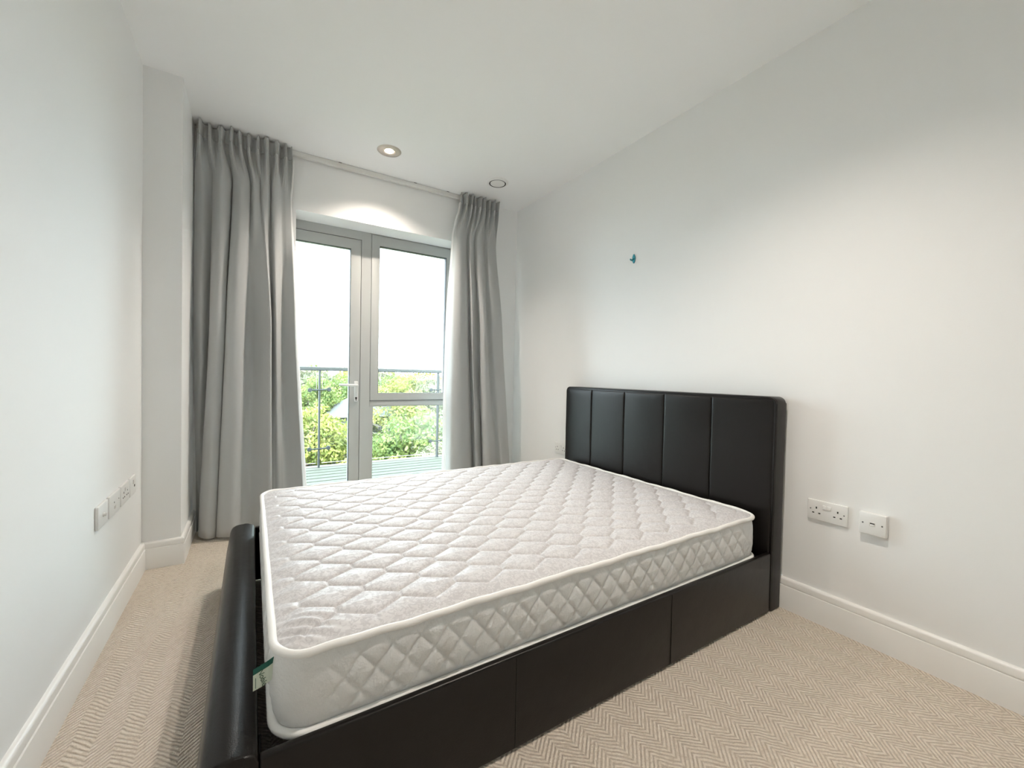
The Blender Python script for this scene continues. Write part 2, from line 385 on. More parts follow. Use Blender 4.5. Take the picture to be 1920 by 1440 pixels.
w1 = thing('window_1', 'white framed window with opening upper sash beside the balcony door', None, (1.2, YF, 0), kind='structure')
part('frame_head', B(.817, FX1, YF + .001, YS, OZ - .003, OZ + .012), M['frame'], w1)
part('frame_jamb', B(1.565, FX1, YF + .001, YS, -.03, OZ - .0035, bev=.002), M['frame'], w1, smooth=40.0)
part('transom', B(.8175, 1.5645, YF + .001, YS, .757, .803, bev=.003), M['frame'], w1, smooth=40.0)
part('frame_sill', B(.8175, 1.5645, YF + .001, YS + .02, -.05, .085, bev=.003), M['frame'], w1)
bm = box(bmesh.new(), .8172, .8465, YF + .004, YS, .085, .757)
part('glazing_bead', bm, M['frame'], w1)
lp = part('fixed_pane', B(.8465, 1.5645, YF + .03, YF + .054, .085, .757), M['pane'], w1)
sub('glazing_gasket', ring_frame(bmesh.new(), .8465, 1.5645, .085, .757, .003, .003, .003, .003, YF + .02, YF + .06, bev=0), M['gasket'], lp, w1)
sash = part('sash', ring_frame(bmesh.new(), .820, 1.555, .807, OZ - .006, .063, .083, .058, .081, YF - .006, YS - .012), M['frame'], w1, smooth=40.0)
sub('weather_seal', ring_frame(bmesh.new(), .813, 1.565, .800, OZ + .004, .02, .02, .02, .02, YF + .02, YF + .03, bev=0), M['gasket'], sash, w1)
sub('glazing_gasket', ring_frame(bmesh.new(), .8825, 1.4725, .8645, 2.0775, .003, .0055, .003, .004, YF - .002, YF + .03, bev=0), M['gasket'], sash, w1)
sub('pane', B(.8835, 1.4715, YF + .012, YF + .036, .8655, 2.0765), M['pane'], sash, w1)

# ------------------------------------------------------------------ bed
bed = thing('bed_frame', 'dark brown leather double bed frame with panelled headboard', 'bed', (1.0, 1.66, 0))
HY0, HY1, HZ = .938, 2.388, .963
def rr_outline(y0, y1, z0, z1, r, n=8):
    # outline in (y, z) with two rounded top corners
    pts = [(y0, z0), (y1, z0)]
    pts += [(y1 - r + r * math.cos(a), z1 - r + r * math.sin(a)) for a in [i * math.pi / 2 / n for i in range(n + 1)]]
    pts += [(y0 + r + r * math.cos(a), z1 - r + r * math.sin(a)) for a in [math.pi / 2 + i * math.pi / 2 / n for i in range(n + 1)]]
    return pts
bm = prism(bmesh.new(), rr_outline(HY0, HY1, .004, HZ, .03), 0, 1.968, 2.0555)
es = [e for e in bm.edges if all(abs(v.co.x - 1.968) < 1e-5 for v in e.verts) or all(abs(v.co.x - 2.0555) < 1e-5 for v in e.verts)]
bmesh.ops.bevel(bm, geom=es, offset=.010, segments=3, affect='EDGES', profile=.5)
hb = part('headboard', bm, M['leather'], bed, smooth=40.0)
# piping round the front edge of the headboard
pl = [(1.9695, HY0 + .004, .02 + i * .05) for i in range(18)]
cr = .03
pl += [(1.9695, HY0 + .004 + cr - cr * math.cos(a), HZ - cr - .004 + cr * math.sin(a)) for a in [i * math.pi / 14 for i in range(1, 8)]]
pl += [(1.9695, HY0 + .034 + i * (HY1 - HY0 - .068) / 20, HZ - .004) for i in range(1, 20)]
pl += [(1.9695, HY1 - .004 - cr + cr * math.sin(a), HZ - cr - .004 + cr * math.cos(a)) for a in [i * math.pi / 14 for i in range(0, 8)]]
pl += [(1.9695, HY1 - .004, HZ - .08 - i * .05) for i in range(17)]
sub('piping', tube(bmesh.new(), pl, .0042, 8), M['leather'], hb, bed, smooth=60.0)
seams = [HY0 + .012, 1.244, 1.529, 1.821, 2.114, HY1 - .012]
for k in range(5):
    a, b = seams[k] + .0004, seams[k + 1] - .0004
    z0, z1 = .14, HZ - .014
    nu, nv = 25, 40
    us = np.linspace(0, 1, nu); vs2 = np.linspace(0, 1, nv)
    V = np.zeros((nu, nv, 3)); w = b - a
    for i, u in enumerate(us):
        uu = .5 - .5 * math.cos(math.pi * u) if True else u
        for j, v in enumerate(vs2):
            vv = 1 - (1 - v) ** 1.8
            y = a + uu * w; z = z0 + vv * (z1 - z0)
            du = min(y - a, b - y); dz = z1 - z
            ra = .022 if ((k == 0 and y - a < b - y) or (k == 4 and b - y < y - a)) else .0022
            hgt = .0060 * (1 - math.exp(-du / ra)) + .0025 * math.sin(math.pi * uu)
            hgt *= (1 - math.exp(-dz / .012))
            V[i, j] = (1.9672 - hgt + (0.004 if du < 1e-6 or dz < 1e-6 else 0), y, z)
    o = grid_mesh('headboard_panel', V.reshape(-1, 3), nu, nv, M['leather'])
    o.parent = hb
# footboard: a padded, outward-rounded roll
prof = [(.016, .004), (.016, .262), (.0145, .271), (.010, .2775), (.003, .281), (-.010, .2848), (-.025, .2870), (-.038, .288), (-.052, .2865), (-.062, .2835), (-.070, .279), (-.076, .273), (-.080, .265), (-.0835, .252), (-.0865, .229), (-.092, .198), (-.097, .165), (-.102, .12), (-.106, .07), (-.109, .03), (-.110, .004)]
bm = prism(bmesh.new(), prof, 1, HY0 - .001, HY1 + .002)
es = [e for e in bm.edges if all(abs(v.co.y - (HY0 - .001)) < 1e-5 for v in e.verts) or all(abs(v.co.y - (HY1 + .002)) < 1e-5 for v in e.verts)]
bmesh.ops.bevel(bm, geom=es, offset=.008, segments=3, affect='EDGES', profile=.5)
fb = part('footboard', bm, M['leather'], bed, smooth=40.0)
sub('stitching', tube(bmesh.new(), [(-.060, HY0 + .0005, .05), (-.055, HY0 - .0008, .15), (-.045, HY0 - .0008, .24)], .0014, 6), M['leather'], fb, bed)
for s, (y0, y1) in enumerate(((HY0, .960), (HY1 - .022, HY1))):
    bm = B(.0172, 1.9605, y0, y1, .006, .268, bev=.006, seg=3)
    rl = part('side_rail', bm, M['leather'], bed, smooth=40.0)
    yo = y0 - .0006 if s == 0 else y1 + .0006
    for xs in (.62, 1.28):
        sub('seam', tube(bmesh.new(), [(xs, yo, .012), (xs, yo, .14), (xs, yo, .262)], .0010, 6), M['leather'], rl, bed)
    ys = (y1, y1 + .028) if s == 0 else (y0 - .028, y0)
    part('support_ledge', B(.05, 1.93, ys[0] + .0005, ys[1] - .0005, .18, .2365, bev=.003), M['bracket'], bed)
br = part('corner_bracket', B(.0165, .0215, .968, 1.05, .12, .235, bev=.002), M['bracket'], bed)
for zz in (.165, .205):
    bm = lathe(bmesh.new(), [(0, 0), (.008, 0), (.008, .003), (.0045, .006), (.0045, .003), (0, .003)], 14)
    bmesh.ops.rotate(bm, verts=bm.verts, matrix=Matrix.Rotation(R(90), 3, 'Y')); bmesh.ops.translate(bm, verts=bm.verts, vec=(.0215, 1.012, zz))
    sub('bolt', bm, M['screw'], br, bed)
for k in range(13):
    x = .09 + k * .148
    part('slat', B(x, x + .07, .962, HY1 - .024,   .2370, .2490, bev=.003), M['base'], bed)

# ------------------------------------------------------------------ mattress
MX0, MX1, MY0, MY1, MZ0, MZ1 = .046, 1.906, .968, 2.364, .2500, .438
mat_ = thing('mattress', 'white quilted double mattress lying in the leather bed frame', 'mattress', (.976, 1.664, MZ0))
RC = .075
HPX, HA, HS = .1565, .0465, .0290        # hexagon quilting: width, point height, side
def hex_dist(X, Y):
    pitch = HA + HS; best = None
    out = np.full(X.shape, 1e9)
    # distance to the border of the hexagon holding the point
    k0 = np.floor((Y - 1.3843) / pitch)
    dmin = np.full(X.shape, 1e9); ci = np.zeros(X.shape); cj = np.zeros(X.shape)
    n = np.array([HA, HPX / 2]); n = n / np.hypot(*n); c2 = (HA + HS / 2) * n[1]      # slanted side
    for dk in (-1, 0, 1, 2):
        k = k0 + dk; off = np.where(np.mod(k, 2) == 0, 0, HPX / 2)
        cx = np.round((X - .2593 - off) / HPX) * HPX + .2593 + off; cy = 1.3843 + k * pitch
        ax, ay = np.abs(X - cx), np.abs(Y - cy)
        inside = np.minimum(HPX / 2 - ax, c2 - (ax * n[0] + ay * n[1]))
        dmin = np.where(inside > -1e-9, inside, dmin)
    return np.where(dmin > 1, 0, dmin)
nx, ny = 540, 405
gx = np.linspace(MX0, MX1, nx); gy = np.linspace(MY0, MY1, ny)
GX, GY = np.meshgrid(gx, gy, indexing='ij')
def round_corner(X, Y):
    X, Y = X.copy(), Y.copy()
    for sx, cx in ((-1, MX0 + RC), (1, MX1 - RC)):
        for sy, cy in ((-1, MY0 + RC), (1, MY1 - RC)):
            a = (X - cx) * sx; b = (Y - cy) * sy; k = (a > 0) & (b > 0)
            an, bn = a / RC, b / RC
            X = np.where(k, cx + sx * RC * an * np.sqrt(np.clip(1 - bn ** 2 / 2, 0, 1)), X)
            Y = np.where(k, cy + sy * RC * bn * np.sqrt(np.clip(1 - an ** 2 / 2, 0, 1)), Y)
    return X, Y
edge = np.minimum(np.minimum(GX - MX0, MX1 - GX), np.minimum(GY - MY0, MY1 - GY))
TX, TY = round_corner(GX, GY)
rng = np.random.default_rng(4)
def smooth_noise(X, Y, sc, seed):
    g = np.random.default_rng(seed); out = np.zeros(X.shape)
    for _ in range(14):
        a = g.uniform(0, 2 * math.pi); f = sc * g.uniform(.5, 1.6); p = g.uniform(0, 6.28)
        out += np.sin((X * math.cos(a) + Y * math.sin(a)) * f + p)
    return out / 14
WXn = TX + .003 * smooth_noise(TX, TY, 14, 1); WYn = TY + .003 * smooth_noise(TX, TY, 14, 2)
hd = hex_dist(WXn, WYn)
fade = np.clip((edge - .020) / .055, 0, 1)
puff = .62 * (1 - np.exp(-hd / .0042)) + .62 * np.clip(hd / .045, 0, 1) ** .8
puff = puff * (1 + .22 * smooth_noise(TX, TY, 22, 3))
Z = MZ1 - .004 + .010 * (1 - np.exp(-edge / .03)) + .0105 * puff * fade + .0045 * (1 - fade) * (1 - np.exp(-edge / .012)) \
    + .004 * smooth_noise(TX, TY, 5, 5) * np.clip(edge / .2, 0, 1)
# puckers pulled towards the near foot corner
cr_ = np.exp(-((TX - .11) ** 2 + (TY - 1.04) ** 2) / .0035); Z += .0035 * cr_ * np.sin((TX * .6 + TY) * 190)
# gathers along the foot border
Z += .0022 * np.exp(-((TX - .075) / .03) ** 2) * np.sin(TY * 2 * math.pi / .0757) * np.clip(edge / .02, 0, 1)
o = grid_mesh('quilted_top', np.stack([TX, TY, Z], -1).reshape(-1, 3), nx, ny, M['tick'])
o.parent = mat_; o.matrix_parent_inverse = Matrix.Translation(-mat_.location)
def rounded_loop(step, grow=0.0):
    x0, x1, y0, y1, r = MX0 - grow, MX1 + grow, MY0 - grow, MY1 + grow, RC + grow
    pts = []
    def seg(a, b):
        n = max(2, int(math.dist(a, b) / step)); pts.extend([(a[0] + (b[0] - a[0]) * i / n, a[1] + (b[1] - a[1]) * i / n) for i in range(n)])
    def arc(cx, cy, a0):
        n = max(4, int(r * math.pi / 2 / step)); pts.extend([(cx + r * math.cos(a0 + i * math.pi / 2 / n), cy + r * math.sin(a0 + i * math.pi / 2 / n)) for i in range(n)])
    seg((x0 + r, y0), (x1 - r, y0)); arc(x1 - r, y0 + r, -math.pi / 2); seg((x1, y0 + r), (x1, y1 - r)); arc(x1 - r, y1 - r, 0)
    seg((x1 - r, y1), (x0 + r, y1)); arc(x0 + r, y1 - r, math.pi / 2); seg((x0, y1 - r), (x0, y0 + r)); arc(x0 + r, y0 + r, math.pi)
    return np.array(pts)
LP = rounded_loop(.0045); n_ = len(LP)
T = np.roll(LP, -1, 0) - np.roll(LP, 1, 0); T /= np.linalg.norm(T, axis=1)[:, None]; Nn = np.stack([T[:, 1], -T[:, 0]], -1)
S = np.concatenate([[0], np.cumsum(np.linalg.norm(np.diff(LP, axis=0), axis=1))])
zr = np.linspace(MZ0 + .012, MZ1 - .007, 44)
SS, ZZ = np.meshgrid(S, zr, indexing='ij')
dw, dh = .0704, .0815
u = (SS + MX0 + RC - .988) / dw; v = (ZZ - .3987) / dh
p_, q_ = u + v, u - v
dd = np.minimum(np.abs(p_ - np.round(p_)), np.abs(q_ - np.round(q_))) * .053
tz = (ZZ - zr[0]) / (zr[-1] - zr[0])
env = np.clip(np.minimum(tz, 1 - tz) / .16, 0, 1)
corner = np.ones(n_)
for cx, cy in ((MX0, MY0), (MX1, MY0), (MX0, MY1), (MX1, MY1)):
    corner *= np.clip((np.hypot(LP[:, 0] - cx, LP[:, 1] - cy) - .06) / .10, .12, 1)
bulge = .006 * np.sin(np.pi * tz) + .0068 * (.75 * (1 - np.exp(-dd / .0035)) + .6 * np.clip(dd / .026, 0, 1) ** .6 * .7) * env * corner[:, None] + .0015 * smooth_noise(SS, ZZ * 2, 70, 9)
bulge -= .006 * (1 - env) * (tz < .5)
V = np.stack([LP[:, 0][:, None] + Nn[:, 0][:, None] * bulge, LP[:, 1][:, None] + Nn[:, 1][:, None] * bulge, ZZ], -1)
o = grid_mesh('quilted_border', V.reshape(-1, 3), n_, len(zr), M['border'], wrap=True)
o.parent = mat_; o.matrix_parent_inverse = Matrix.Translation(-mat_.location)
bm = bmesh.new(); lo = rounded_loop(.04, -.004); fv = [bm.verts.new((p[0], p[1], MZ0 + .006)) for p in lo]; bm.faces.new(fv[::-1])
part('underside', bm, M['pipe'], mat_)
pl = rounded_loop(.015, .003)
wz = [.0015 * math.sin(i * .31) + .001 * math.sin(i * .83) for i in range(len(pl))]
part('piping', tube(bmesh.new(), [(p[0], p[1], MZ1 - .002 + wz[i]) for i, p in enumerate(pl)], .0088, 10, closed=True), M['pipe'], mat_, smooth=60.0)
pl = rounded_loop(.015, .0035)
wz = [.002 * math.sin(i * .23) + .0015 * math.sin(i * .61) for i in range(len(pl))]
part('piping', tube(bmesh.new(), [(p[0], p[1], MZ0 + .0115 + wz[i] * .5) for i, p in enumerate(pl)], .0098, 10, closed=True), M['pipe'], mat_, smooth=60.0)
# folded care tag at the foot corner
tv = [(.047, 1.030), (.034, 1.027), (.020, 1.028), (.006, 1.034)]
def ribbon(z0s, z1s, dy, thick=.0008):
    bm = bmesh.new(); A = []
    for (x, y), za, zb in zip(tv, z0s, z1s):
        A.append([bm.verts.new((x, y + dy + t, z)) for t in (0, thick) for z in (za, zb)])
    for a, b in zip(A, A[1:]):
        for f in ((a[0], b[0], b[1], a[1]), (a[2], a[3], b[3], b[2]), (a[1], b[1], b[3], a[3]), (a[0], a[2], b[2], b[0])): bm.faces.new(f)
    bm.faces.new((A[0][0], A[0][1], A[0][3], A[0][2])); bm.faces.new((A[-1][0], A[-1][2], A[-1][3], A[-1][1]))
    return bm
tg = part('brand_tag', ribbon((.363, .358, .352, .344), (.398, .393, .387, .378), 0), M['tagw'], mat_)
sub('green_band', ribbon((.3985, .3935, .3875, .3785), (.411, .406, .400, .391), 0), M['tagg'], tg, mat_)
def text_obj(name, s, size, mat, parent, mtx):
    cu = bpy.data.curves.new(name, 'FONT'); cu.body = s; cu.size = size; cu.align_x = 'CENTER'; cu.align_y = 'CENTER'; cu.extrude = .0001
    t = bpy.data.objects.new(name, cu); C.objects.link(t)
    dg = bpy.context.evaluated_depsgraph_get(); me = bpy.data.meshes.new_from_object(t.evaluated_get(dg))
    bpy.data.objects.remove(t); me.transform(mtx); me.materials.clear()
    return mesh_obj(name, me, mat, parent)
tm = Matrix.Translation((.0235, 1.0270, .3725)) @ Matrix.Rotation(R(90), 4, 'X') @ Matrix.Rotation(R(-90 + 14), 4, 'Z')
text_obj('tag_lettering', 'Noble', .0150, M['ink'], tg, tm)
bm = box(bmesh.new(), .0102, .0114, 1.0305, 1.0312, .351, .373); sub('small_print', bm, M['ink'], tg, mat_)

# ------------------------------------------------------------------ curtains
LT = [(-.309,3.24),(-.267,3.22),(-.221,3.25),(-.208,3.21),(-.17,3.17),(-.131,3.2),(-.115,3.24),(-.103,3.2),(-.065,3.17),(-.026,3.2),(-.017,3.23),(0,3.19),(.027,3.2),(.039,3.22),(.05,3.19),(.08,3.19),(.097,3.23),(.107,3.19),(.138,3.19),(.158,3.23),(.184,3.24),(.214,3.25)]
LM = [(-.306,3.2),(-.262,3.14),(-.227,3.2),(-.218,3.12),(-.179,3.07),(-.143,3.1),(-.141,3.18),(-.134,3.08),(-.093,3.05),(-.052,3.07),(-.033,3.14),(.004,3.16),(.047,3.12),(.09,3.06),(.102,3.08),(.103,3.2),(.117,3.17),(.131,3.13),(.151,3.17),(.172,3.22),(.209,3.19),(.241,3.15)]
LB = [(-.288,3.22),(-.280,3.24),(-.272,3.2),(-.268,3.12),(-.224,3.06),(-.184,3.08),(-.179,3.18),(-.175,3.07),(-.125,3.03),(-.085,3.02),(-.044,3.07),(-.002,3.1),(.055,3.07),(.098,3.01),(.11,3.03),(.109,3.16),(.134,3.17),(.155,3.165),(.18,3.16),(.211,3.15),(.26,3.13),(.303,3.1)]
RT = [(1.4,3.2),(1.406,3.15),(1.439,3.14),(1.487,3.17),(1.525,3.2),(1.531,3.16),(1.56,3.17),(1.595,3.2),(1.6,3.16),(1.641,3.16),(1.687,3.2),(1.707,3.17),(1.749,3.18),(1.814,3.22)]
RM = [(1.365,3.2),(1.368,3.1),(1.411,3.07),(1.486,3.1),(1.54,3.16),(1.54,3.1),(1.579,3.14),(1.63,3.17),(1.624,3.1),(1.648,3.08),(1.707,3.15),(1.747,3.12),(1.806,3.13),(1.884,3.19)]
RB = [(1.35,3.16),(1.349,3.06),(1.414,3.03),(1.519,3.07),(1.609,3.17),(1.599,3.1),(1.629,3.09),(1.702,3.17),(1.669,3.08),(1.719,3.05),(1.816,3.1),(1.852,3.07),(1.914,3.1),(1.985,3.17)]
def spline(pts, n):
    P = np.array(pts); m = len(P); t = np.linspace(0, m - 1, n); i = np.clip(t.astype(int), 0, m - 2); f = (t - i)[:, None]
    g = lambda k: P[np.clip(k, 0, m - 1)]
    p0, p1, p2, p3 = g(i - 1), g(i), g(i + 1), g(i + 2); c = .5
    return p1 + f * (c * (p2 - p0)) + f ** 2 * (2 * c * p0 + (c - 3) * p1 + (3 - 2 * c) * p2 - c * p3) + f ** 3 * (-c * p0 + (2 - c) * p1 + (c - 2) * p2 + c * p3)
def curtain_sheet(top, mid, bot, z_mid, hx0, hx1, seed, pleats, z_bot=.018, z_t=2.40, n=330):
    A, Bm, Cb = spline(top, n), spline(mid, n), spline(bot, n)
    s = np.linspace(0, 1, n)
    rg = np.random.default_rng(seed)
    ph = s * pleats * 2 * math.pi + .6 * np.sin(s * 11 + seed)
    def heading(z):                       # pencil pleat tape, gathered in small bunches
        k = (z - 2.465) / .08
        hx = hx0 + (hx1 - hx0) * s + .007 * np.cos(ph * 1.0) + .006 * np.sin(s * 23 + seed) * k
        hy = 3.212 - .027 * np.tanh(3.6 * np.sin(ph) + 1.3) - .003 * np.sin(ph * 4) - .009 * np.sin(s * 17 + seed * 2) * (1 + 1.2 * k) - .010 * max(0, k)
        return np.stack([hx, hy], -1)
    zs = np.concatenate([np.linspace(z_bot, z_t, 40), np.linspace(z_t, 2.462, 17)[1:], np.linspace(2.462, 2.543, 9)[1:]])
    rows = []
    for z in zs:
        if z <= z_mid:
            t = (z - z_bot) / (z_mid - z_bot); t = t * t * (3 - 2 * t) * .35 + t * .65; P = Cb * (1 - t) + Bm * t
        elif z <= z_t:
            t = (z - z_mid) / (z_t - z_mid); t = t * t * (3 - 2 * t) * .5 + t * .5; P = Bm * (1 - t) + A * t
        elif z <= 2.4621:
            t = (z - z_t) / (2.462 - z_t); t = t * t * (3 - 2 * t); P = A * (1 - t) + heading(2.462) * t
        else: P = heading(z)
        # soft sideways ripple of the cloth
        rp = .0035 * np.sin(z * 7 + s * 9 + seed) * np.clip((2.4 - z) / .5, 0, 1)
        zz = z + (.004 * np.sin(s * 40 + seed) if z > 2.53 else 0) + (.004 * np.sin(s * 19) if z < z_bot + .001 else 0)
        rows.append(np.stack([P[:, 0], P[:, 1] + rp, np.full(n, 0) + zz], -1))
    return np.stack(rows, 1), n, len(zs)      # [s][z]
def normals2d(V):
    d = np.gradient(V, axis=0)[..., :2]; l = np.linalg.norm(d, axis=-1, keepdims=True) + 1e-9; d = d / l
    return np.stack([-d[..., 1], d[..., 0], np.zeros(d.shape[:2])], -1)
def make_curtain(label, V, n, m, hem_side, hem_w):
    base = (float(V[:, 0, 0].mean()), float(V[:, 0, 1].mean()), 0)
    c = thing('curtain', label, 'curtain', base, 'grey pleated curtains at the balcony door')
    inv = Matrix.Translation(-Vector(base))
    nz_h = m - 9
    Nn_ = normals2d(V)
    face = grid_mesh('drape', V[:, :nz_h + 1].reshape(-1, 3), n, nz_h + 1, M['curtain']); face.parent = c; face.matrix_parent_inverse = inv
    hd_ = grid_mesh('pleated_heading', V[:, nz_h:].reshape(-1, 3), n, m - nz_h, M['curtain']); hd_.parent = c; hd_.matrix_parent_inverse = inv
    # heading cloth is doubled: back layer and closed top
    for o_ in (face, hd_):
        md = o_.modifiers.new('cloth_thickness', 'SOLIDIFY'); md.thickness = .003; md.offset = 0
    # white lining a few millimetres behind, turned out along the leading edge
    Lv = V[:, 1:nz_h + 1].copy(); Lv = Lv + Nn_[:, 1:nz_h + 1] * .0045
    e = 0 if hem_side < 0 else -1
    k = 8; strip = []
    for q in range(1, k + 1):
        f = q / k
        sgn = hem_side
        h = np.linspace(1.0, .22, Lv.shape[1])
        st = Lv[e].copy(); st[:, 0] += sgn * hem_w * h * f; st[:, 1] += .05 * f * f * np.linspace(1, .4, Lv.shape[1])
        strip.append(st)
    strip = np.stack(strip, 0)
    Lf = np.concatenate([strip[::-1], Lv], 0) if e == 0 else np.concatenate([Lv, strip], 0)
    ln = grid_mesh('lining', Lf.reshape(-1, 3), Lf.shape[0], Lf.shape[1], M['lining']); ln.parent = c; ln.matrix_parent_inverse = inv
    return c
V, n, m = curtain_sheet(LT, LM, LB, 1.33, -.292, .214, 1, 10, z_t=2.22)
make_curtain('wide grey curtain hanging beside the corner column, left of the balcony door', V, n, m, 1, .028)
V, n, m = curtain_sheet(RT, RM, RB, 1.38, 1.452, 1.805, 2, 8, z_t=2.16, n=250)
make_curtain('narrower grey curtain hanging near the headboard wall, right of the window', V, n, m, -1, .022)
tr = thing('curtain_track', 'slim white curtain track fixed under the ceiling above the door', 'curtain track', (.9, 3.272, 2.53))
part('rail', B(-.305, 1.80, 3.258, 3.2885, 2.519, 2.5505, bev=.003), M['track'], tr)
for x in (.52, 1.08, 1.36): part('joint_clip', B(x, x + .02, 3.2555, 3.2885, 2.5485, 2.5515), M['screw'], tr)

# ------------------------------------------------------------------ ceiling fittings
def downlight(x, y, label, grp='recessed warm ceiling downlights'):
    d = thing('downlight', label, 'downlight', (x, y, ZC), grp)
    part('bezel', lathe(bmesh.new(), [(.0355, -.002), (.040, -.006), (.060, -.0065), (.076, -.004), (.080, -.0005), (.080, 0), (.036, 0)], 40, (x, y, ZC), cap=False), M['chrome'], d, smooth=40.0)
    part('reflector_cup', lathe(bmesh.new(), [(.0360, -.0025), (.0330, -.0022), (.030, -.0018)], 32, (x, y, ZC), cap=False), M['cup'], d, smooth=60.0)
    part('lamp_face', lathe(bmesh.new(), [(0, -.0060), (.014, -.0055), (.025, -.0040), (.030, -.0018)], 28, (x, y, ZC), cap=False), M['bulb'], d, smooth=60.0)
    ld = bpy.data.lights.new('lamp', 'SPOT'); ld.energy = DOWNLIGHT_W; ld.color = DOWNLIGHT_COL; ld.spot_size = R(130); ld.spot_blend = 1.0; ld.shadow_soft_size = .028
    lo_ = bpy.data.objects.new('lamp_light', ld); C.objects.link(lo_); lo_.parent = d; lo_.location = (0, 0, -.016)
    return d
downlight(.784, 2.900, 'glowing round recessed downlight in the ceiling in front of the balcony door')
downlight(1.050, .720, 'glowing round recessed downlight in the ceiling above the bed, outside the picture')
vt = thing('ceiling_vent', 'small round white ventilation valve in the ceiling above the narrow curtain', 'vent', (1.627, 2.880, ZC))
c_ = (1.627, 2.880, ZC)
part('outer_ring', lathe(bmesh.new(), [(.0662, 0), (.0662, -.0115), (.0690, -.0125), (.0740, -.0110), (.0840, -.0020), (.0845, 0)], 40, c_, cap=False), M['plastic'], vt, smooth=40.0)
part('dark_gap_liner', lathe(bmesh.new(), [(.0660, -.0120), (.0660, -.0008), (0, -.0008)], 36, c_, cap=False), M['hole'], vt)  # dark liner and disc paint the gap's shade; the ceiling has no recess
part('disc', lathe(bmesh.new(), [(0, -.0150), (.040, -.0150), (.054, -.0142), (.0575, -.0125), (.0575, -.0095), (.040, -.006), (.012, -.003), (.012, -.001)], 40, c_), M['plastic'], vt, smooth=50.0)

# ------------------------------------------------------------------ wall plates
def wall_parts(root, side):
    # local frame: a along the wall (towards the viewer's right), z up, d out of the wall
    def T(a, z, d):
        return (XR - d, -a, z) if side > 0 else (XL + d, a, z)
    return T
def plate(root, side, ac, zc, w, h, thick=.0095, mat='plastic', name='faceplate', bev=.0035, d0=0.0):
    bm = bmesh.new()
    if side > 0: box(bm, XR - d0 - thick, XR - d0, ac - w / 2, ac + w / 2, zc - h / 2, zc + h / 2, bev=bev, seg=3)
    else: box(bm, XL + d0, XL + d0 + thick, ac - w / 2, ac + w / 2, zc - h / 2, zc + h / 2, bev=bev, seg=3)
    return part(name, bm, M[mat], root, smooth=40.0)
def disc(root, side, y, z, r, d, mat, name):
    bm = lathe(bmesh.new(), [(0, 0), (r, 0), (r, .0008), (0, .0008)], 14)
    bmesh.ops.rotate(bm, verts=bm.verts, matrix=Matrix.Rotation(R(90), 3, 'Y'))
    bmesh.ops.translate(bm, verts=bm.verts, vec=((XR - d - .0008) if side > 0 else (XL + d), y, z))
    return part(name, bm, M[mat], root)
def slot(root, side, y, z, w, h, d, mat='hole', name='pin_slot'):
    return plate(root, side, y, z, w, h, .0008, mat, name, 0.0, d)
def double_socket(yc, zc, label, grp):
    # viewed from the room the right-hand wall runs with y decreasing to the right
    r = thing('double_socket', label, 'socket', (XR, yc, zc), grp)
    plate(r, 1, yc, zc, .146, .086, .010)
    d = .0100
    for s in (1, -1):
        o = yc + s * .0385
        slot(r, 1, o, zc + .010, .0045, .0085, d); slot(r, 1, o + .0115, zc - .012, .0075, .0045, d); slot(r, 1, o - .0115, zc - .012, .0075, .0045, d)
        disc(r, 1, yc + s * .0603, zc + .003, .0026, d, 'screw', 'screw')
        plate(r, 1, yc + s * .0085, zc + .018, .0135, .0165, .0045, 'plastic', 'rocker_switch', .0015, d - .0005)
    return r
double_socket(.7728, .4827, 'white double power socket on the wall beside the bed headboard', 'double power sockets')
double_socket(2.567, .468, 'white double power socket half hidden behind the far edge of the headboard', 'double power sockets')
ps = thing('phone_socket', 'white square telephone socket to the right of the double power socket', 'socket', (XR, .6175, .482))
plate(ps, 1, .6175, .482, .086, .086, .020)
for s in (1, -1): disc(ps, 1, .6175 + s * .030, .482 + .0012, .0030, .020, 'screw', 'screw')
slot(ps, 1, .6175, .4815, .019, .014, .0196, 'backbox', 'jack_recess'); slot(ps, 1, .6175, .4845, .014, .006, .0203, 'hole', 'jack_opening'); plate(ps, 1, .6175, .4795, .0125, .0075, .0022, 'plastic', 'jack_shutter', .0006, .0195)
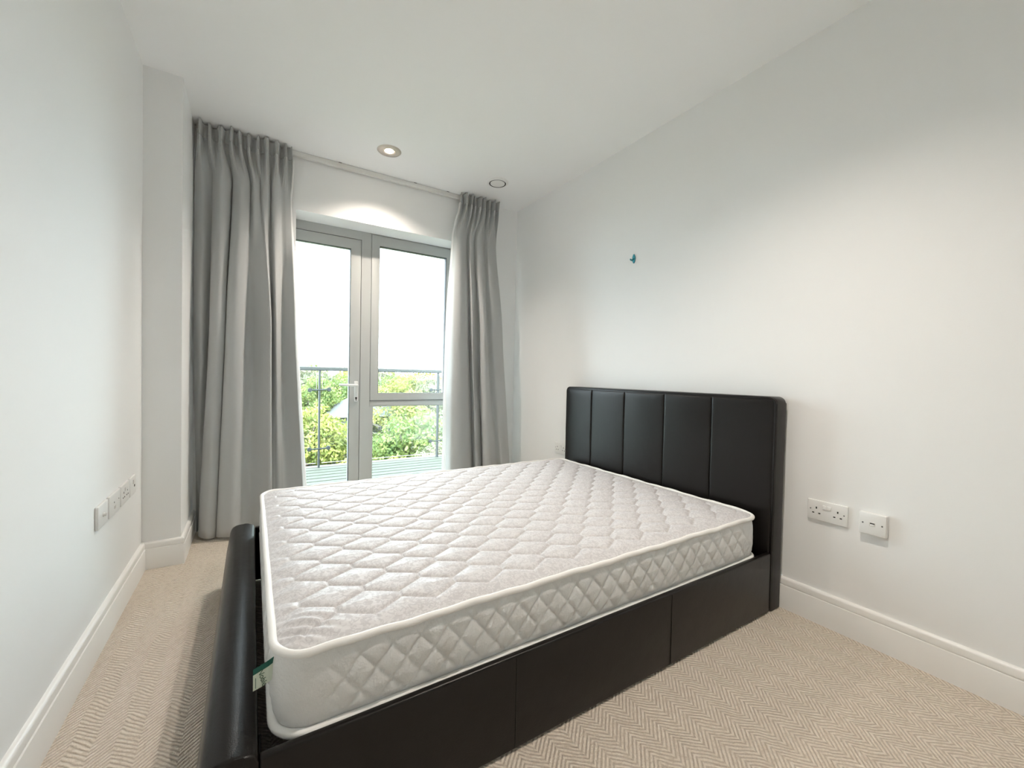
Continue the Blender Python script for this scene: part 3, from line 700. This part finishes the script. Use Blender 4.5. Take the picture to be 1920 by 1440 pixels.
# row of plates on the left-hand wall
def left_plate(y0, y1, zt, name, label, kind):
    yc, w, zc = (y0 + y1) / 2, y1 - y0, zt - .043
    r = thing(name, label, 'socket', (XL, yc, zc), 'row of plates on the left wall')
    plate(r, -1, yc, zc, w, .086, .010)
    if kind == 'coax':
        bm = lathe(bmesh.new(), [(.0085, 0), (.0085, .003), (.0062, .003), (.0062, .009), (.0045, .009), (.0045, .004), (0, .004)], 18)
        bmesh.ops.rotate(bm, verts=bm.verts, matrix=Matrix.Rotation(R(90), 3, 'Y')); bmesh.ops.translate(bm, verts=bm.verts, vec=(XL + .0098, yc, zc))
        k = part('aerial_connector', bm, M['plastic'], r, smooth=40.0)
        disc(r, -1, yc, zc, .0042, .0140, 'hole', 'connector_hole')
    if kind == 'data':
        disc(r, -1, yc - w * .08, zc + .006, .0032, .010, 'screw', 'screw'); slot(r, -1, yc, zc - .016, .020, .011, .010, 'backbox', 'jack_recess')
        disc(r, -1, yc + w * .34, zc + .006, .0026, .010, 'screw', 'screw')
    if kind == 'power':
        for s in (1, -1):
            o = yc + s * .03
            slot(r, -1, o, zc + .008, .0045, .0085, .010); slot(r, -1, o - .011, zc - .012, .0075, .0045, .010); slot(r, -1, o + .011, zc - .012, .0075, .0045, .010)
            plate(r, -1, yc + s * .0085, zc + .020, .0135, .0165, .0045, 'plastic', 'rocker_switch', .0015, .0095)
    if kind == 'spur':
        plate(r, -1, yc, zc + .018, .020, .020, .0045, 'plastic', 'rocker_switch', .0015, .0095); slot(r, -1, yc + .02, zc - .004, .012, .010, .010, 'hole', 'fuse_slot')
    return r
left_plate(2.040, 2.160, .5305, 'aerial_socket', 'white aerial socket plate with round connector, nearest in the row on the left wall', 'coax')
left_plate(2.180, 2.335, .5305, 'data_socket', 'white data socket plate between aerial socket and power socket on the left wall', 'data')
left_plate(2.352, 2.490, .5305, 'power_socket', 'white power socket plate, third along the row on the left wall', 'power')
left_plate(2.505, 2.615, .5305, 'fused_switch', 'white switch plate nearest the corner column on the left wall', 'spur')

# ------------------------------------------------------------------ teal wall hook
hk = thing('wall_hook', 'tiny teal adhesive hook on the bare wall above the headboard', 'hook', (XR, 1.874, 1.80))
pts = []
for i in range(28):
    a = 2 * math.pi * i / 28; yy = .0125 * math.cos(a); zz = .030 * math.sin(a)
    if zz < 0: yy *= (1 - .25 * (-zz / .03))
    else: yy *= (1 - .42 * (zz / .03) ** 1.4)
    pts.append((1.874 + yy, 1.8005 + zz))
bm = prism(bmesh.new(), pts, 0, XR - .005, XR - .0003)
bmesh.ops.bevel(bm, geom=[e for e in bm.edges if all(v.co.x < XR - .0049 for v in e.verts)], offset=.002, segments=2, affect='EDGES')
part('backing', bm, M['teal'], hk, smooth=40.0)
part('prong', tube(bmesh.new(), [(XR - .004, 1.874, 1.800), (XR - .012, 1.8745, 1.793), (XR - .021, 1.876, 1.788), (XR - .027, 1.878, 1.790), (XR - .029, 1.879, 1.797)], [.006, .0055, .005, .0048, .004], 10), M['teal'], hk, smooth=60.0)

# ------------------------------------------------------------------ balcony
ZD, YBAL = -.05, 5.13
dk = thing('balcony_deck', 'pale grey-green timber balcony decking outside the glass door', 'deck', (1.0, 4.4, ZD))
k = 0; y = YO + .05
while y < YBAL + .05:
    me_name = 'plank'
    if k == 0:
        pk = part('plank', B(-1.6, 4.2, y, y + .110, ZD - .028, ZD, bev=.004), M['deck'], dk)
        pk0, y_first = pk, y
    else:
        o = pk0.copy(); C.objects.link(o); o.parent = dk; o.matrix_parent_inverse = pk0.matrix_parent_inverse.copy(); o.location = (.013 * ((k * 7) % 5 - 2), y - y_first, 0)
    y += .130; k += 1
part('joist_frame', B(-1.6, 4.2, YO + .05, y - .01, ZD - .22, ZD - .030), M['steel'], dk)
bl = thing('balustrade', 'grey steel and glass balustrade along the balcony edge', 'balustrade', (1.0, YBAL, ZD))
part('handrail', B(-1.6, 4.2, YBAL - .022, YBAL + .022, 1.046, 1.090, bev=.008), M['steel'], bl)
posts = [.645 + 1.418 * i for i in (-1, 0, 1, 2)]
for x in posts:
    part('post', B(x - .009, x + .009, YBAL - .024, YBAL + .024, ZD - .028, 1.046), M['steel'], bl)
    for z in (.831, .166):
        bm = tube(bmesh.new(), [(x - .098, YBAL - .012, z - .003), (x, YBAL - .024, z), (x + .098, YBAL - .012, z + .003)], .0085, 8)
        cl = part('glass_clamp', bm, M['steel'], bl)
        for s in (-1, 1):
            bm = lathe(bmesh.new(), [(0, -.012), (.018, -.012), (.024, -.006), (.024, .006), (.018, .012), (0, .012)], 16)
            bmesh.ops.rotate(bm, verts=bm.verts, matrix=Matrix.Rotation(R(90), 3, 'X')); bmesh.ops.translate(bm, verts=bm.verts, vec=(x + s * .098, YBAL - .012, z + s * .003))
            sub('clamp_disc', bm, M['steel'], cl, bl, smooth=40.0)
for a, b in zip(posts, posts[1:]):
    part('glass_panel', B(a + .03, b - .03, YBAL + .001, YBAL + .011, ZD + .05, 1.02), M['bal_glass'], bl)

# ------------------------------------------------------------------ view beyond the balcony
ZG = -9.0
tag(obj('lawn', B(-60, 120, 9, 240, ZG - .5, ZG), M['lawn']), 'green lawn far below the balcony', 'lawn', kind='stuff')
rnd = random.Random(7)
def crown_mesh(name, seed, rx, rz, nblob, nleaf, leaf, spiky=False):
    g = np.random.default_rng(seed); vs_, fs_ = [], []
    for b in range(nblob):
        d = g.normal(size=3); d /= np.linalg.norm(d); d[2] = abs(d[2]) * 1.0 - .35 * (g.random() < .35)
        rr = g.uniform(.45, .95); c = d * np.array([rx, rx, rz]) * rr
        br_ = g.uniform(.20, .34) * rx
        q = g.normal(size=(nleaf, 3)); q /= np.linalg.norm(q, axis=1)[:, None]
        flat = .45 if spiky else .8
        P = c + q * br_ * g.uniform(.65, 1.05, (nleaf, 1)) * np.array([1.25 if spiky else 1, 1.25 if spiky else 1, flat])
        for p, nq in zip(P, q):
            n1 = nq + g.normal(size=3) * .55; n1 /= np.linalg.norm(n1)
            a = np.cross(n1, g.normal(size=3)); a /= np.linalg.norm(a); bb = np.cross(n1, a)
            L_, W_ = leaf * g.uniform(.7, 1.4), leaf * g.uniform(.4, .75)
            i = len(vs_)
            vs_ += [p - a * L_, p - bb * W_ + n1 * .1 * leaf, p + a * L_, p + bb * W_ + n1 * .1 * leaf]; fs_.append((i, i + 1, i + 2, i + 3))
    me = bpy.data.meshes.new(name); me.from_pydata([tuple(v) for v in vs_], [], fs_); me.update()
    return me
CR = [crown_mesh('crown_a', 1, 3.2, 3.0, 75, 140, .125), crown_mesh('crown_b', 2, 3.0, 3.4, 75, 140, .12), crown_mesh('crown_c', 3, 3.4, 2.4, 95, 120, .115, True)]
CRM = {}
def tree(label, x, y, ztop, s, kind, leafm, grp='trees beyond the balcony'):
    t = thing('tree', label, 'tree', (x, y, ZG), grp)
    if (kind, leafm) not in CRM:
        me = CR[kind].copy(); me.materials.append(M[leafm]); CRM[(kind, leafm)] = me
    me = CRM[(kind, leafm)]
    h = (3.0, 3.4, 2.4)[kind] * s * 1.15
    o = bpy.data.objects.new('crown', me); C.objects.link(o); o.parent = t; o.location = (0, 0, ztop - ZG - h); o.scale = (s, s, s * 1.05); o.rotation_euler = (0, 0, rnd.uniform(0, 6.28))
    zc = ztop - ZG - h
    bm = tube(bmesh.new(), [(0, 0, 0), (.05, 0, zc * .4), (-.05, .05, zc * .8), (.1, 0, zc + h * .4)], [.32 * s, .24 * s, .2 * s, .08 * s], 8)
    for q in range(4):
        a = q * 1.6 + x; tube(bm, [(0, 0, zc * .75), (math.cos(a) * 1.0 * s, math.sin(a) * 1.0 * s, zc + .3 * h), (math.cos(a) * 1.8 * s, math.sin(a) * 1.8 * s, zc + .6 * h)], [.12 * s, .08 * s, .03 * s], 6)
    tr_ = obj('trunk', bm, M['bark'], t, smooth=60.0)
    return t
# (label, x, y, top, scale, crown kind, leaf)
for a in [
    ('tall yellow-green tree left of the white-gutter house, cut by the wide curtain', 3.3, 33, -1.2, 1.05, 0, 'leaf0'),
    ('bright green tree behind the left clamp of the balcony rail', 4.6, 44, .75, 1.15, 1, 'leaf1'),
    ('deep green tree between house roof and door frame, top under the handrail', 8.8, 52, .85, 1.25, 0, 'leaf1'),
    ('yellow-green bush below the house, behind the balcony door glass', 5.0, 27, -4.0, 1.0, 1, 'leaf0'),
    ('pale yellow shrub tree below the house eaves beside the door stile', 7.2, 34, -3.6, .95, 0, 'leaf3'),
    ('fresh green tree seen at the left of the upper window pane', 11.4, 40, .6, 1.2, 1, 'leaf0'),
    ('yellow-green rounded tree in the middle of the upper window pane', 15.4, 47, 1.25, 1.25, 0, 'leaf0'),
    ('olive tree with pale leaves at the right of the upper window pane', 18.3, 46, 1.1, 1.25, 2, 'leaf3'),
    ('small bright yellow tree at the far right behind the handrail', 24.6, 58, .9, .9, 0, 'leaf4'),
    ('green tree behind the left of the lower fixed pane', 10.2, 30, -1.6, 1.15, 0, 'leaf1'),
    ('wide olive-grey cedar spreading across the lower fixed pane', 12.6, 31, -2.1, 1.25, 2, 'leaf2'),
    ('second olive-grey cedar at the right of the lower fixed pane', 14.6, 33, -1.8, 1.2, 2, 'leaf2'),
    ('pale green shrub in front of the cedars low in the fixed pane', 10.0, 25, -3.3, .85, 1, 'leaf3'),
    ('yellow-green shrub just above the decking at the left of the fixed pane', 7.2, 22, -3.4, .75, 0, 'leaf0'),
    ('low green bush just above the decking behind the door glass', 3.2, 21, -3.7, .8, 1, 'leaf0'),
    ('blue-green tree far behind the upper window pane', 12.2, 62, 1.6, 1.4, 1, 'leaf2'),
    ('distant green tree on the skyline behind the door glass', 2.2, 60, 1.7, 1.4, 0, 'leaf2'),
    ('distant green tree on the skyline at the right of the window', 19.6, 64, 1.5, 1.45, 0, 'leaf1'),
    ('distant olive tree on the skyline behind the mullion', 6.6, 66, 1.8, 1.4, 2, 'leaf2'),
    ('yellow-green tree filling the skyline gap left of the balcony post', 3.9, 74, 2.3, 1.5, 0, 'leaf3'),
    ('green skyline tree just left of the white door stile', 8.8, 78, 2.3, 1.6, 1, 'leaf1'),
    ('yellow-green skyline tree at the left edge of the upper window pane', 15.6, 80, 2.4, 1.7, 0, 'leaf0'),
    ('pale skyline tree at the middle of the upper window pane', 21.5, 78, 2.2, 1.7, 1, 'leaf3'),
    ('green skyline tree at the right edge of the upper window pane', 28.5, 79, 2.3, 1.7, 0, 'leaf0'),
    ('distant yellow-green tree hidden mostly by the narrow curtain', 23.0, 50, .2, 1.3, 1, 'leaf0'),
    ('distant yellow-green tree hidden mostly by the wide curtain', -1.5, 46, .4, 1.3, 1, 'leaf0'),
]: tree(*a)

hs = thing('house', 'house with pale hipped roof and white gutters among the trees', 'house', (8.2, 41, ZG))
hx0, hx1, hy0, hy1, ez, rz_ = 5.95, 13.5, 38.0, 45.0, -2.75, -.95
part('walls', B(hx0 + .35, hx1 - .35, hy0 + .35, hy1 - .35, ZG, ez), M['render'], hs)
bm = bmesh.new(); e4 = [bm.verts.new(p) for p in ((hx0, hy0, ez), (hx1, hy0, ez), (hx1, hy1, ez), (hx0, hy1, ez))]
rg2 = [bm.verts.new(p) for p in ((hx0 + 2.6, (hy0 + hy1) / 2, rz_), (hx1 - 2.6, (hy0 + hy1) / 2, rz_))]
for f in ((e4[0], e4[1], rg2[1], rg2[0]), (e4[1], e4[2], rg2[1]), (e4[2], e4[3], rg2[0], rg2[1]), (e4[3], e4[0], rg2[0]), e4[::-1]): bm.faces.new(f)
part('roof', bm, M['roof'], hs)
part('gutter', ring_frame(bmesh.new(), hx0 - .06, hx1 + .06, 0, 1, .1, .1, .1, .1, 0, 1, bev=0) if False else box(box(box(bmesh.new(), hx0 - .1, hx1 + .1, hy0 - .1, hy0, ez - .12, ez + .04), hx0 - .1, hx0, hy0 + .001, hy1, ez - .12, ez + .04), hx0 - .1, hx1 + .1, hy1, hy1 + .1, ez - .12, ez + .04), M['white'], hs)
# small gabled porch roof on the front
bm = prism(bmesh.new(), [(7.0, ez - .9), (8.3, ez - .2), (9.6, ez - .9), (9.45, ez - 1.0), (8.3, ez - .38), (7.15, ez - 1.0)], 1, hy0 - 1.0, hy0 + .4)
part('porch_gable', bm, M['tile'], hs)
for wx in (6.9, 9.9, 11.6):
    f_ = part('window', B(wx, wx + 1.0, hy0 + .28, hy0 + .36, ez - 2.2, ez - 1.0), M['white'], hs)
    for q in (0, 1): sub('pane', B(wx + .07 + q * .46, wx + .47 + q * .46, hy0 + .26, hy0 + .285, ez - 2.13, ez - 1.07), M['wglass'], f_, hs)
fh = thing('far_building', 'faint far building with brown roof just above the handrail', 'building', (6.5, 90, ZG))
part('walls', B(4.2, 11.0, 88, 94, ZG, 1.9), M['render'], fh); part('roof', prism(bmesh.new(), [(87.6, 1.9), (94.4, 1.9), (92.2, 3.0), (89.8, 3.0)], 0, 4.0, 11.2), M['tile'], fh)
gw = thing('garden_wall', 'long low pale stone garden wall on the ground below the trees', 'garden wall', (8, 30, ZG))  # garden wall with a coping, standing among the trees
part('stone_course', B(-6, 22, 33.8, 34.1, ZG, -5.75), M['stone'], gw); part('coping', B(-6, 22, 33.7, 34.2, -5.75, -5.62), M['white'], gw)
